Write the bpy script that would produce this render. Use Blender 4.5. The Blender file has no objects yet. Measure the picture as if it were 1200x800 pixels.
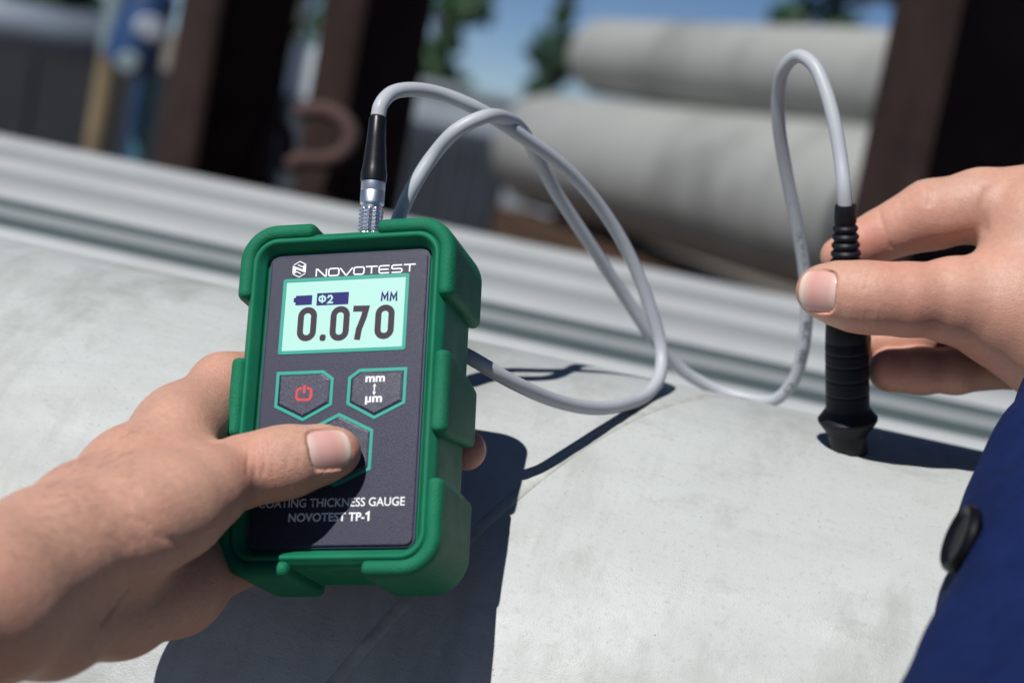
import bpy, bmesh, math, random
import numpy as np
from mathutils import Matrix, Vector
random.seed(7); np.random.seed(7)
scene = bpy.context.scene
COL = scene.collection

# ------------------------------------------------------------------ camera
FPX = 2200.0                       # focal length in pixels of a 1200 px wide frame
CAMH = 1.15
PSI, PITCH, ROLL = math.radians(11), math.radians(7.4), math.radians(10.8)
_f = np.array([-math.sin(PSI)*math.cos(PITCH), math.cos(PSI)*math.cos(PITCH), -math.sin(PITCH)])
_r = np.array([math.cos(PSI), math.sin(PSI), 0.0]); _u = np.cross(_r, _f)
CR = math.cos(ROLL)*_r + math.sin(ROLL)*_u
CU = math.cos(ROLL)*_u - math.sin(ROLL)*_r
CF = _f
CO = np.array([0, 0, CAMH])
B = np.stack([CR, CU, -CF], 1)     # camera axes (right, up, towards the viewer) as columns
camd = bpy.data.cameras.new('camera'); cam = bpy.data.objects.new('camera', camd); COL.objects.link(cam)
cam.matrix_world = Matrix([[*B[i], CO[i]] for i in range(3)] + [[0, 0, 0, 1]])
camd.sensor_width = 36; camd.lens = FPX/1200*36
camd.clip_start = 0.05; camd.clip_end = 2000
camd.dof.use_dof = True; camd.dof.focus_distance = 0.695; camd.dof.aperture_fstop = 7.6
scene.camera = cam

# ------------------------------------------------------------------ sky, sun, exposure
sun_cam = np.array([-0.205, 0.79, 0.58]); sun_dir = B @ (sun_cam/np.linalg.norm(sun_cam))
elev = math.asin(sun_dir[2]); azim = math.atan2(sun_dir[0], sun_dir[1])
world = bpy.data.worlds.new('World'); scene.world = world; world.use_nodes = True
wt = world.node_tree; bg = wt.nodes['Background']
sky = wt.nodes.new('ShaderNodeTexSky'); sky.sky_type = 'NISHITA'; sky.sun_disc = False
sky.sun_elevation = elev; sky.sun_rotation = azim; sky.air_density = 0.55; sky.dust_density = 0.0; sky.ozone_density = 4.5; sky.altitude = 3000
wt.links.new(sky.outputs[0], bg.inputs[0]); bg.inputs[1].default_value = 0.060
sund = bpy.data.lights.new('sun', 'SUN'); sund.energy = 4.6; sund.angle = math.radians(0.5); sund.color = (1.0, 0.985, 0.955)
sun = bpy.data.objects.new('sun', sund); COL.objects.link(sun); sun.location = (-1, -1, 4)
sun.rotation_euler = Vector(-sun_dir).to_track_quat('-Z', 'Y').to_euler()
scene.view_settings.view_transform = 'Standard'; scene.view_settings.look = 'None'
scene.view_settings.exposure = 0.0; scene.view_settings.gamma = 1.0
scene.render.engine = 'CYCLES'
scene.cycles.use_denoising = True
scene.cycles.diffuse_bounces = 1

# ------------------------------------------------------------------ helpers
def W(px, py, d):                  # photo pixel at depth d (metres) -> world point
    return CO + d*(CF + (px-600)/FPX*CR - (py-400)/FPX*CU)
def camm(px, py, d):               # photo pixel at depth d (mm) -> camera frame in mm
    return np.array([(px-600)/FPX*d, (400-py)/FPX*d, -d])
def cam2w(v):                      # camera frame in mm -> world metres
    return CO + (np.asarray(v)/1000.0) @ B.T

def tag(o, label=None, cat=None, group=None, kind=None):
    if label: o['label'] = label
    if cat: o['category'] = cat
    if group: o['group'] = group
    if kind: o['kind'] = kind
    return o
def link(name, me, mat=None, parent=None, smooth=False):
    o = bpy.data.objects.new(name, me); COL.objects.link(o)
    if mat is not None: me.materials.append(mat)
    if parent is not None: o.parent = parent
    if smooth: me.shade_smooth()
    return o
def empty(name, loc=(0, 0, 0), mw=None):
    o = bpy.data.objects.new(name, None); COL.objects.link(o); o.empty_display_size = 0.02
    if mw is not None: o.matrix_world = mw
    else: o.location = loc
    return o
def mesh(name, v, f):
    me = bpy.data.meshes.new(name); me.from_pydata([tuple(map(float, p)) for p in v], [], [tuple(map(int, q)) for q in f]); me.update()
    return me
def bm_mesh(name, bm):
    me = bpy.data.meshes.new(name); bm.to_mesh(me); bm.free(); return me
def box_bm(bm, c, s, rot=None):
    m = Matrix.Translation(Vector(c))
    if rot is not None: m = m @ rot.to_4x4()
    m = m @ Matrix.Diagonal((*s, 1))
    return bmesh.ops.create_cube(bm, size=1, matrix=m)['verts']
def box(name, c, s, mat, parent=None, rot=None, bev=0.0):
    bm = bmesh.new(); box_bm(bm, c, s, rot)
    if bev: bmesh.ops.bevel(bm, geom=bm.edges[:], offset=bev, segments=2, affect='EDGES')
    return link(name, bm_mesh(name, bm), mat, parent)
def catmull(P, n=12):
    P = np.asarray(P, float); Q = np.vstack([2*P[0]-P[1], P, 2*P[-1]-P[-2]]); out = []
    for i in range(1, len(Q)-2):
        p0, p1, p2, p3 = Q[i-1], Q[i], Q[i+1], Q[i+2]
        t0 = 0; t1 = np.linalg.norm(p1-p0)**.5+1e-9; t2 = t1+np.linalg.norm(p2-p1)**.5+1e-9; t3 = t2+np.linalg.norm(p3-p2)**.5+1e-9
        for k in range(n):
            t = t1+(t2-t1)*k/n
            A1 = (t1-t)/(t1-t0)*p0+(t-t0)/(t1-t0)*p1; A2 = (t2-t)/(t2-t1)*p1+(t-t1)/(t2-t1)*p2; A3 = (t3-t)/(t3-t2)*p2+(t-t2)/(t3-t2)*p3
            B1 = (t2-t)/(t2-t0)*A1+(t-t0)/(t2-t0)*A2; B2 = (t3-t)/(t3-t1)*A2+(t-t1)/(t3-t1)*A3
            out.append((t2-t)/(t2-t1)*B1+(t-t1)/(t2-t1)*B2)
    out.append(P[-1]); return np.array(out)
def frames(P):                     # parallel-transport frames along a polyline
    T = np.gradient(P, axis=0); T /= np.linalg.norm(T, axis=1)[:, None]
    a = np.array([0, 0, 1.0]) if abs(T[0][2]) < .9 else np.array([1.0, 0, 0])
    N = [np.cross(np.cross(T[0], a), T[0])]; N[0] /= np.linalg.norm(N[0])
    for i in range(1, len(P)):
        n = N[-1]-T[i]*(N[-1]@T[i]); N.append(n/np.linalg.norm(n))
    N = np.array(N); return T, N, np.cross(T, N)
def tube(name, P, r, mat, parent=None, seg=20, cap=True):
    P = np.asarray(P, float); r = np.broadcast_to(r, (len(P),)); T, N, Bn = frames(P)
    a = np.linspace(0, 2*np.pi, seg, endpoint=False)
    v = (P[:, None]+r[:, None, None]*(np.cos(a)[None, :, None]*N[:, None]+np.sin(a)[None, :, None]*Bn[:, None])).reshape(-1, 3)
    f = [(i*seg+j, i*seg+(j+1) % seg, (i+1)*seg+(j+1) % seg, (i+1)*seg+j) for i in range(len(P)-1) for j in range(seg)]
    if cap: f += [tuple(range(seg))[::-1], tuple((len(P)-1)*seg+j for j in range(seg))]
    return link(name, mesh(name, v, f), mat, parent, True)
def lathe(name, prof, a0, a1, mat, parent=None, seg=48, rfun=None, endfun=None):
    """prof: list of (t along the axis in metres from a0, radius)"""
    a0 = np.asarray(a0, float); ax = np.asarray(a1, float)-a0; ax /= np.linalg.norm(ax)
    h = CR if abs(ax@CR) < .9 else CU
    n = h-ax*(h@ax); n /= np.linalg.norm(n); b = np.cross(ax, n)
    v = []; f = []
    for i, (t, r) in enumerate(prof):
        for j in range(seg):
            th = 2*math.pi*j/seg; rr = r if rfun is None else r*rfun(th, t, r)
            p = a0+ax*t+rr*(math.cos(th)*n+math.sin(th)*b)
            if endfun: p = p+ax*endfun(i, rr*math.cos(th), rr*math.sin(th))
            v.append(p)
    for i in range(len(prof)-1):
        for j in range(seg): f.append((i*seg+j, i*seg+(j+1) % seg, (i+1)*seg+(j+1) % seg, (i+1)*seg+j))
    f.append(tuple(range(seg))[::-1]); f.append(tuple((len(prof)-1)*seg+j for j in range(seg)))
    me = mesh(name, v, f); o = link(name, me, mat, parent, True)
    me.set_sharp_from_angle(angle=math.radians(35)); return o

# ---- signed distance fields -> smooth continuous meshes
def smin(a, b, k):
    if k <= 0: return np.minimum(a, b)
    h = np.clip(k-np.abs(a-b), 0, None)/k
    return np.minimum(a, b)-h*h*k*.25
def smax(a, b, k): return -smin(-a, -b, k)
class Grid:
    def __init__(s, lo, hi, h):
        s.lo = np.asarray(lo, float); s.h = h; s.n = np.ceil((np.asarray(hi)-s.lo)/h).astype(int)+1
        s.ax = [(s.lo[i]+h*np.arange(s.n[i])).astype(np.float32) for i in range(3)]
    def full(s, v=30.0): return np.full(s.n, v, np.float32)
    def sub(s, lo, hi):
        sl = []
        for i in range(3):
            a = int(np.clip(np.floor((lo[i]-s.lo[i])/s.h), 0, s.n[i])); b = int(np.clip(np.ceil((hi[i]-s.lo[i])/s.h)+1, 0, s.n[i])); sl.append(slice(a, b))
        sl = tuple(sl)
        return sl, s.ax[0][sl[0]][:, None, None], s.ax[1][sl[1]][None, :, None], s.ax[2][sl[2]][None, None, :]
def cone(G, F, a, ra, b, rb, k, zs=1.0):   # zs > 1 flattens the limb along the depth
    a = np.asarray(a, float); b = np.asarray(b, float); m = max(ra, rb)+16
    sl, x, y, z = G.sub(np.minimum(a, b)-m, np.maximum(a, b)+m)
    if F[sl].size == 0: return
    ba = b-a; L = ba@ba+1e-9
    h = np.clip(((x-a[0])*ba[0]+(y-a[1])*ba[1]+(z-a[2])*ba[2])/L, 0, 1).astype(np.float32)
    h2 = h*h*(3-2*h)*.5+h*.5
    d = np.sqrt((x-a[0]-ba[0]*h)**2+(y-a[1]-ba[1]*h)**2+((z-a[2]-ba[2]*h)*zs)**2)-(ra+(rb-ra)*h2)
    F[sl] = smin(F[sl], d, k)
def chain(G, F, pts, k, zs=1.0):
    for p, q in zip(pts[:-1], pts[1:]): cone(G, F, p[:3], p[3], q[:3], q[3], k, zs)
def dent(G, F, pts, w, amp):       # a soft groove (amp > 0) or ridge (amp < 0) along a polyline
    pts = np.asarray(pts, float); D = None
    sl, x, y, z = G.sub(pts.min(0)-4*w-2, pts.max(0)+4*w+2)
    if F[sl].size == 0: return
    for a, b in zip(pts[:-1], pts[1:]):
        ba = b-a; L = ba@ba+1e-9
        h = np.clip(((x-a[0])*ba[0]+(y-a[1])*ba[1]+(z-a[2])*ba[2])/L, 0, 1)
        d2 = (x-a[0]-ba[0]*h)**2+(y-a[1]-ba[1]*h)**2+(z-a[2]-ba[2]*h)**2
        D = d2 if D is None else np.minimum(D, d2)
    F[sl] += (amp*np.exp(-D/(w*w))).astype(np.float32)
def nets(F, G):                    # naive surface nets
    S = F < 0
    c = np.zeros(np.array(F.shape)-1, np.int8); nx, ny, nz = c.shape
    offs = [(i, j, k) for i in (0, 1) for j in (0, 1) for k in (0, 1)]
    for i, j, k in offs: c += S[i:i+nx, j:j+ny, k:k+nz]
    act = (c > 0) & (c < 8); I = np.argwhere(act); idx = np.full(c.shape, -1, np.int64); idx[act] = np.arange(len(I))
    pos = np.zeros((len(I), 3)); cnt = np.zeros(len(I))
    for a in offs:
        for ax in range(3):
            if a[ax]: continue
            b = list(a); b[ax] = 1
            fa = F[I[:, 0]+a[0], I[:, 1]+a[1], I[:, 2]+a[2]]; fb = F[I[:, 0]+b[0], I[:, 1]+b[1], I[:, 2]+b[2]]
            m = (fa < 0) != (fb < 0); t = np.where(m, fa/np.where(m, fa-fb, 1), 0)
            p = np.tile(np.array(a, float), (len(I), 1)); p[:, ax] += t; pos += p*m[:, None]; cnt += m
    V = (I+pos/cnt[:, None])*G.h+G.lo
    Q = []
    for ax in range(3):
        o1, o2 = [(1, 2), (2, 0), (0, 1)][ax]
        sa = [slice(1, -1)]*3; sa[ax] = slice(0, -1); sb = [slice(1, -1)]*3; sb[ax] = slice(1, None)
        A = S[tuple(sa)]; Bb = S[tuple(sb)]; E = np.argwhere(A != Bb)
        fl = A[E[:, 0], E[:, 1], E[:, 2]]; E = E.copy()
        for q in range(3):
            if q != ax: E[:, q] += 1
        def cell(d1, d2):
            e = E.copy(); e[:, o1] += d1; e[:, o2] += d2
            return idx[e[:, 0], e[:, 1], e[:, 2]]
        q = np.stack([cell(-1, -1), cell(0, -1), cell(0, 0), cell(-1, 0)], 1)
        q[~fl] = q[~fl][:, ::-1]; Q.append(q)
    Q = np.vstack(Q); Q = Q[(Q >= 0).all(1)]
    return V, Q
def fast_mesh(name, V, Q):
    me = bpy.data.meshes.new(name); me.vertices.add(len(V)); me.vertices.foreach_set('co', np.asarray(V, np.float32).ravel())
    me.loops.add(Q.size); me.loops.foreach_set('vertex_index', Q.astype(np.int32).ravel())
    me.polygons.add(len(Q)); me.polygons.foreach_set('loop_start', np.arange(0, Q.size, 4, dtype=np.int32))
    try: me.polygons.foreach_set('loop_total', np.full(len(Q), 4, np.int32))
    except Exception: pass
    me.update(calc_edges=True); me.validate(); return me

# ------------------------------------------------------------------ materials
def nodes(name):
    m = bpy.data.materials.new(name); m.use_nodes = True; t = m.node_tree
    return m, t, t.nodes['Principled BSDF']
def N(t, typ, **kw):
    n = t.nodes.new(typ)
    for k, v in kw.items():
        if k in n.inputs: n.inputs[k].default_value = v
        else: setattr(n, k, v)
    return n
def ramp(t, src, stops):
    r = t.nodes.new('ShaderNodeValToRGB'); e = r.color_ramp.elements
    while len(e) < len(stops): e.new(.5)
    for el, (p, c) in zip(e, stops): el.position = p; el.color = (*c, 1) if len(c) == 3 else c
    t.links.new(src, r.inputs[0]); return r.outputs[0]
def mixc(t, fac, a, b, mode='MIX'):
    n = t.nodes.new('ShaderNodeMix'); n.data_type = 'RGBA'; n.blend_type = mode
    for s, v in ((n.inputs[0], fac), (n.inputs[6], a), (n.inputs[7], b)):
        if isinstance(v, (int, float)): s.default_value = v
        elif isinstance(v, tuple): s.default_value = (*v, 1) if len(v) == 3 else v
        else: t.links.new(v, s)
    return n.outputs[2]
def noise(t, scale, detail=3, rough=.55, vec=None, out=0):
    n = N(t, 'ShaderNodeTexNoise'); n.inputs['Scale'].default_value = scale; n.inputs['Detail'].default_value = detail; n.inputs['Roughness'].default_value = rough
    if vec is not None: t.links.new(vec, n.inputs['Vector'])
    return n.outputs[out]
def coords(t, scale=None, which='Object'):
    c = t.nodes.new('ShaderNodeTexCoord').outputs[which]
    if scale is None: return c
    m = t.nodes.new('ShaderNodeMapping'); m.inputs['Scale'].default_value = scale; t.links.new(c, m.inputs['Vector']); return m.outputs[0]
def bump(t, bsdf, h, strength, dist, prev=None):
    b = t.nodes.new('ShaderNodeBump'); b.inputs['Strength'].default_value = strength; b.inputs['Distance'].default_value = dist
    t.links.new(h, b.inputs['Height'])
    if prev is not None: t.links.new(prev, b.inputs['Normal'])
    t.links.new(b.outputs[0], bsdf.inputs['Normal']); return b.outputs[0]
def simple(name, col, rough=.5, metal=0.0, spec=.5, nscale=None, var=.15, bumpd=0.0):
    m, t, b = nodes(name)
    b.inputs['Roughness'].default_value = rough; b.inputs['Metallic'].default_value = metal; b.inputs['Specular IOR Level'].default_value = spec
    if nscale:
        v = coords(t); nz = noise(t, nscale, 4, .6, v)
        c = ramp(t, nz, [(.3, tuple(x*(1-var) for x in col)), (.7, tuple(min(1, x*(1+var)) for x in col))]); t.links.new(c, b.inputs['Base Color'])
        if bumpd: bump(t, b, nz, .5, bumpd)
    else: b.inputs['Base Color'].default_value = (*col, 1)
    return m

def pipe_material(name, base, sc=1.0, spots=True, mott=.86):
    m, t, b = nodes(name); v = coords(t)
    big = noise(t, 4.5*sc, 5, .6, v); mid = noise(t, 26*sc, 5, .65, v)
    c = ramp(t, big, [(.28, tuple(x*mott for x in base)), (.5, base), (.75, tuple(min(1, x*1.07) for x in base))])
    c = mixc(t, ramp(t, mid, [(.42, (0, 0, 0)), (.72, (.4, .4, .4))]), c, (base[0]*.80, base[1]*.80, base[2]*.77))
    if spots:
        st = noise(t, 3.0, 5, .7, coords(t, (5, 1.2, 1.2))); c = mixc(t, ramp(t, st, [(.50, (0, 0, 0)), (.66, (.62, .62, .62))]), c, (.29, .30, .275))
        st2 = noise(t, 2.2, 6, .72, coords(t, (1.0, 2.2, 2.2))); c = mixc(t, ramp(t, st2, [(.46, (0, 0, 0)), (.64, (.62, .62, .62))]), c, (.29, .305, .29))
        st3 = noise(t, 11, 6, .7, coords(t, (1.6, .8, .8))); c = mixc(t, ramp(t, st3, [(.53, (0, 0, 0)), (.69, (.55, .55, .55))]), c, (.27, .28, .255))
        st4 = noise(t, 27, 5, .7, coords(t, (.6, 1.3, 1.3))); c = mixc(t, ramp(t, st4, [(.58, (0, 0, 0)), (.72, (.42, .42, .42))]), c, (.26, .265, .25))
        sp2 = noise(t, 420, 3, .7, v); c = mixc(t, ramp(t, sp2, [(.56, (0, 0, 0)), (.74, (.45, .45, .45))]), c, (.30, .30, .28))
        gr = noise(t, 9, 3, .6, coords(t, (2, 1, 1))); c = mixc(t, ramp(t, gr, [(.66, (0, 0, 0)), (.78, (.3, .3, .3))]), c, (.30, .40, .33))
        vo = N(t, 'ShaderNodeTexVoronoi'); vo.inputs['Scale'].default_value = 90; t.links.new(v, vo.inputs['Vector'])
        c = mixc(t, ramp(t, vo.outputs['Distance'], [(.02, (.6, .6, .6)), (.05, (0, 0, 0))]), c, (.16, .13, .11))
        for rot, sc_, amt, colr in ((.5, 16, .22, (.60, .61, .60)), (-.9, 22, .22, (.34, .34, .32)), (1.3, 12, .18, (.58, .59, .58)), (-.2, 9, .2, (.30, .30, .28))):
            tc = t.nodes.new('ShaderNodeTexCoord').outputs['Object']; mp = t.nodes.new('ShaderNodeMapping'); mp.inputs['Rotation'].default_value = (0, 0, rot); t.links.new(tc, mp.inputs['Vector'])
            mp2 = t.nodes.new('ShaderNodeMapping'); mp2.inputs['Scale'].default_value = (.5, 9, 3); t.links.new(mp.outputs[0], mp2.inputs['Vector'])
            ln = noise(t, sc_, 1, .4, mp2.outputs[0]); gate = noise(t, 7, 3, .6, v)
            band = ramp(t, ln, [(.488, (0, 0, 0)), (.5, (amt,)*3), (.512, (0, 0, 0))]); gt = ramp(t, gate, [(.50, (0, 0, 0)), (.62, (1, 1, 1))])
            c = mixc(t, mixc(t, 1.0, band, gt, 'MULTIPLY'), c, colr)
    t.links.new(c, b.inputs['Base Color'])
    fine = noise(t, 1500 if spots else 400, 2, .6, v); n1 = bump(t, b, fine, .55 if spots else .2, .00035)
    if spots:
        md = noise(t, 110, 5, .65, v); n2 = bump(t, b, md, .22, .0012, n1)
        # long shallow scratches along the length
        scr = noise(t, 34, 3, .6, coords(t, (1, 16, 9))); bump(t, b, scr, .18, .0008, n2)
    b.inputs['Specular IOR Level'].default_value = .4
    rr = ramp(t, mid, [(.3, (.40,)*3), (.7, (.66,)*3)]); t.links.new(rr, b.inputs['Roughness'])
    return m
M = {}
M['pipe'] = pipe_material('painted_pipe', (.495, .515, .508))
M['pipe_b'] = pipe_material('galvanised_pipe', (.41, .425, .435), 1, False)
M['concrete_pipe'] = pipe_material('concrete_pipe', (.345, .35, .335), .5, False, .55)
M['weld'] = simple('weld', (.43, .44, .41), .55, nscale=150, var=.2, bumpd=.0006)

def rubber(name, textured):
    m, t, b = nodes(name); v = coords(t)
    nz = noise(t, 60, 3, .5, v); c = ramp(t, nz, [(.3, (.009, .150, .078)), (.7, (.012, .182, .096))]); du = noise(t, 38, 6, .72, v); c = mixc(t, ramp(t, du, [(.52, (0, 0, 0)), (.78, (.22, .22, .22))]), c, (.09, .19, .14)); t.links.new(c, b.inputs['Base Color'])
    t.links.new(ramp(t, du, [(.35, (.38,)*3), (.7, (.58,)*3)]), b.inputs['Roughness']); b.inputs['Specular IOR Level'].default_value = .12
    h = noise(t, 2100 if textured else 1500, 2, .5, v); bump(t, b, h, .8 if textured else .12, .0005)
    return m
M['rubber'] = rubber('green_rubber', False); M['rubber_t'] = rubber('green_rubber_grained', True)
m, t, b = nodes('speckled_panel'); v = coords(t)
sp = noise(t, 3300, 2, .7, v); c = ramp(t, sp, [(.36, (.007, .008, .020)), (.52, (.020, .020, .046)), (.68, (.12, .115, .19))]); t.links.new(c, b.inputs['Base Color'])
b.inputs['Roughness'].default_value = .42; b.inputs['Specular IOR Level'].default_value = .35; bump(t, b, sp, .35, .0003); M['panel'] = m
M['key'] = M['panel'].copy(); M['key'].node_tree.nodes['Principled BSDF'].inputs['Roughness'].default_value = .30; M['key'].node_tree.nodes['Principled BSDF'].inputs['Specular IOR Level'].default_value = .5
M['panel_edge'] = simple('panel_edge', (.05, .055, .10), .3)
M['teal'] = simple('teal_print', (.012, .33, .25), .45)
M['white'] = simple('white_print', (.86, .86, .88), .45)
M['red'] = simple('red_print', (.62, .035, .05), .45)
m, t, b = nodes('lcd_glass'); b.inputs['Base Color'].default_value = (.44, .71, .635, 1); b.inputs['Roughness'].default_value = .25
b.inputs['Emission Color'].default_value = (.30, .85, .68, 1); b.inputs['Emission Strength'].default_value = .06; M['lcd'] = m
M['digit'] = simple('lcd_digit', (.052, .036, .055), .6, spec=.2); M['lcd_ink'] = simple('lcd_ink', (.022, .022, .15), .6, spec=.2)
m, t, b = nodes('cable_sheath'); v = coords(t); c = ramp(t, noise(t, 40, 3, .5, v), [(.3, (.42, .445, .485)), (.7, (.46, .48, .515))]); t.links.new(c, b.inputs['Base Color'])
b.inputs['Roughness'].default_value = .42; b.inputs['Specular IOR Level'].default_value = .35; bump(t, b, noise(t, 500, 2, .5, v), .06, .0004); M['cable'] = m
M['ink'] = simple('grey_ink', (.05, .055, .075), .6)
M['black_plastic'] = simple('black_plastic', (.008, .008, .011), .34, spec=.35, nscale=400, var=.2, bumpd=.0001)
M['button'] = simple('glossy_black', (.004, .004, .006), .4, spec=.25)
M['black_rubber'] = simple('black_rubber', (.009, .010, .015), .5, spec=.22, nscale=300, var=.2, bumpd=.0001)
M['steel'] = simple('brushed_steel', (.85, .85, .87), .30, 1.0)
M['steel_b'] = simple('satin_steel', (.60, .63, .72), .42, 1.0)
def rust(name, a, bcol):
    m, t, b = nodes(name); v = coords(t); nz = noise(t, 14, 6, .65, v)
    t.links.new(ramp(t, nz, [(.3, a), (.65, bcol)]), b.inputs['Base Color']); b.inputs['Roughness'].default_value = .9; b.inputs['Specular IOR Level'].default_value = .15; bump(t, b, nz, .4, .004); return m
M['rust'] = rust('rusty_steel', (.026, .016, .0145), (.048, .029, .026)); M['rust_b'] = rust('rusty_brown', (.055, .030, .020), (.10, .055, .034))
M['rust_pink'] = rust('rust_pink', (.055, .032, .029), (.095, .060, .055))
M['timber'] = rust('brown_timber', (.060, .036, .024), (.10, .064, .042))
M['dark_steel'] = rust('dark_steel', (.012, .012, .014), (.02, .02, .023))

def skin(name, base, red, rel_=1.0):
    m, t, b = nodes(name); v = coords(t)
    at = t.nodes.new('ShaderNodeAttribute'); at.attribute_name = 'flush'
    blot = noise(t, 55, 4, .6, v); c = ramp(t, blot, [(.3, tuple(x*.92 for x in base)), (.7, tuple(min(1, x*1.06) for x in base))])
    fine = noise(t, 420, 3, .6, v); c = mixc(t, ramp(t, fine, [(.35, (.5,)*3), (.62, (0, 0, 0))]), c, tuple(x*.80 for x in base))
    pk = noise(t, 28, 3, .6, v); c = mixc(t, ramp(t, pk, [(.45, (0, 0, 0)), (.70, (.38, .38, .38))]), c, tuple(0.5*x+0.5*y for x, y in zip(base, red))); c = mixc(t, at.outputs['Fac'], c, red); t.links.new(c, b.inputs['Base Color'])
    b.inputs['Subsurface Weight'].default_value = .40; b.inputs['Subsurface Radius'].default_value = (1.0, .35, .18); b.inputs['Subsurface Scale'].default_value = .0032
    b.inputs['Roughness'].default_value = .45; b.inputs['Specular IOR Level'].default_value = .36
    # skin relief: cells of fine lines, stretched across the limb, plus pores
    w = noise(t, 90, 3, .5, v, 1); vm = t.nodes.new('ShaderNodeVectorMath'); vm.operation = 'MULTIPLY_ADD'; vm.inputs[1].default_value = (.006, .006, .006)
    t.links.new(w, vm.inputs[0]); t.links.new(v, vm.inputs[2])
    vo = N(t, 'ShaderNodeTexVoronoi', feature='DISTANCE_TO_EDGE'); vo.inputs['Scale'].default_value = 1000; t.links.new(vm.outputs[0], vo.inputs['Vector'])
    vr = ramp(t, vo.outputs['Distance'], [(0, (0, 0, 0)), (.16, (1, 1, 1))])
    n0 = bump(t, b, noise(t, 2000, 2, .6, v), .2, .0004); n1 = bump(t, b, vr, .38*rel_, .0004, n0)
    wr = noise(t, 260, 4, .65, coords(t, (.35, 1, 1.2))); n2 = bump(t, b, wr, .34*rel_, .001, n1)
    bump(t, b, noise(t, 70, 3, .5, v), .12, .0016, n2)
    return m
M['skin'] = skin('skin', (.585, .330, .243), (.60, .20, .15)); M['skin_b'] = skin('skin_pale', (.59, .345, .255), (.60, .185, .14), .6)
m, t, b = nodes('nail'); v = coords(t); gr = t.nodes.new('ShaderNodeAttribute'); gr.attribute_name = 'nailu'
t.links.new(ramp(t, gr.outputs['Fac'], [(0, (.72, .52, .46)), (.13, (.70, .47, .42)), (.22, (.66, .39, .35)), (.62, (.65, .34, .305)), (.80, (.68, .44, .37)), (.91, (.74, .60, .50)), (1, (.72, .57, .47))]), b.inputs['Base Color'])
b.inputs['Roughness'].default_value = .26; b.inputs['Subsurface Weight'].default_value = .2; b.inputs['Subsurface Radius'].default_value = (1, .4, .3); b.inputs['Subsurface Scale'].default_value = .001
bump(t, b, noise(t, 900, 2, .5, coords(t)), .10, .0002); M['nail'] = m
m, t, b = nodes('navy_cloth'); v = coords(t)
c = ramp(t, noise(t, 120, 5, .65, v), [(.3, (.005, .013, .062)), (.7, (.008, .019, .088))])
lint = noise(t, 260, 2, .5, v); c = mixc(t, ramp(t, lint, [(.72, (0, 0, 0)), (.82, (.2, .2, .2))]), c, (.06, .08, .22)); t.links.new(c, b.inputs['Base Color'])
b.inputs['Roughness'].default_value = .85; b.inputs['Specular IOR Level'].default_value = .12
wv = N(t, 'ShaderNodeTexWave'); wv.inputs['Scale'].default_value = 620; wv.inputs['Distortion'].default_value = 1.5; t.links.new(v, wv.inputs['Vector'])
n1 = bump(t, b, wv.outputs['Fac'], .5, .0004); bump(t, b, noise(t, 40, 3, .5, v), .4, .003, n1); M['navy'] = m

# ------------------------------------------------------------------ ground
m, t, b = nodes('yard_ground'); v = coords(t); nz = noise(t, 1.2, 6, .65, v)
t.links.new(ramp(t, nz, [(.3, (.10, .085, .07)), (.7, (.20, .175, .145))]), b.inputs['Base Color']); b.inputs['Roughness'].default_value = .9; bump(t, b, noise(t, 30, 4, .6, v), .5, .02); M['ground'] = m
bm = bmesh.new(); bmesh.ops.create_grid(bm, x_segments=8, y_segments=8, size=600); g = link('ground', bm_mesh('ground', bm), M['ground']); tag(g, kind='structure')

# ------------------------------------------------------------------ the big pipe
PR, PDT = .205, .860
_ray = CF+(830-600)/FPX*CR-(458-400)/FPX*CU
_n = np.array([0, -_ray[2], _ray[1]]); _n /= np.linalg.norm(_n)
_tan = CO+_ray*PDT
PC = _tan-_n*PR                    # a point on the pipe's axis (axis along X)
def pipe_hit(px, py):              # depth at which the ray through a pixel meets the big pipe
    r = CF+(px-600)/FPX*CR-(py-400)/FPX*CU; o = CO-PC
    a = r[1]**2+r[2]**2; b = 2*(r[1]*o[1]+r[2]*o[2]); c = o[1]**2+o[2]**2-PR**2
    D = b*b-4*a*c
    return (-b-math.sqrt(D))/2/a if D > 0 else -b/2/a
def cyl_x(name, x0, x1, yz, r, mat, parent=None, seg=96, thick=None, wob=0.0):
    v = []; f = []; xs = np.linspace(x0, x1, 40)
    prof = [(x, r) for x in xs]
    if thick: prof = [(xs[0], r-thick)]+prof+[(xs[-1], r-thick)]
    for i, (x, rr) in enumerate(prof):
        for j in range(seg):
            a = 2*math.pi*j/seg; q = rr+wob*math.sin(3*a+x*2.0)*math.sin(x*5+1.3)
            v.append((x, yz[0]+q*math.sin(a), yz[1]+q*math.cos(a)))
    n = len(prof)
    for i in range(n-1):
        for j in range(seg): f.append((i*seg+j, (i+1)*seg+j, (i+1)*seg+(j+1) % seg, i*seg+(j+1) % seg))
    if thick:
        for j in range(seg): f.append((j, j+0, 0+(j+1) % seg, (j+1) % seg)) if False else None
        for j in range(seg): f.append((j, j+0+0, (j+1) % seg)) if False else None
        for j in range(seg): f.append(((n-1)*seg+j, j, (j+1) % seg, (n-1)*seg+(j+1) % seg))      # the bore
    else: f += [tuple(range(seg)), tuple((n-1)*seg+j for j in range(seg))[::-1]]
    o = link(name, mesh(name, v, f), mat, parent, True); o.data.set_sharp_from_angle(angle=math.radians(40)); return o
bp = empty('large_pipe', (0, PC[1], PC[2]))
tag(bp, 'large light grey painted pipe under the probe and the green gauge', 'pipe')
cyl_x('pipe_wall', -2.6, 1.5, (0, 0), PR, M['pipe'], bp, 256, .008)
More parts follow.
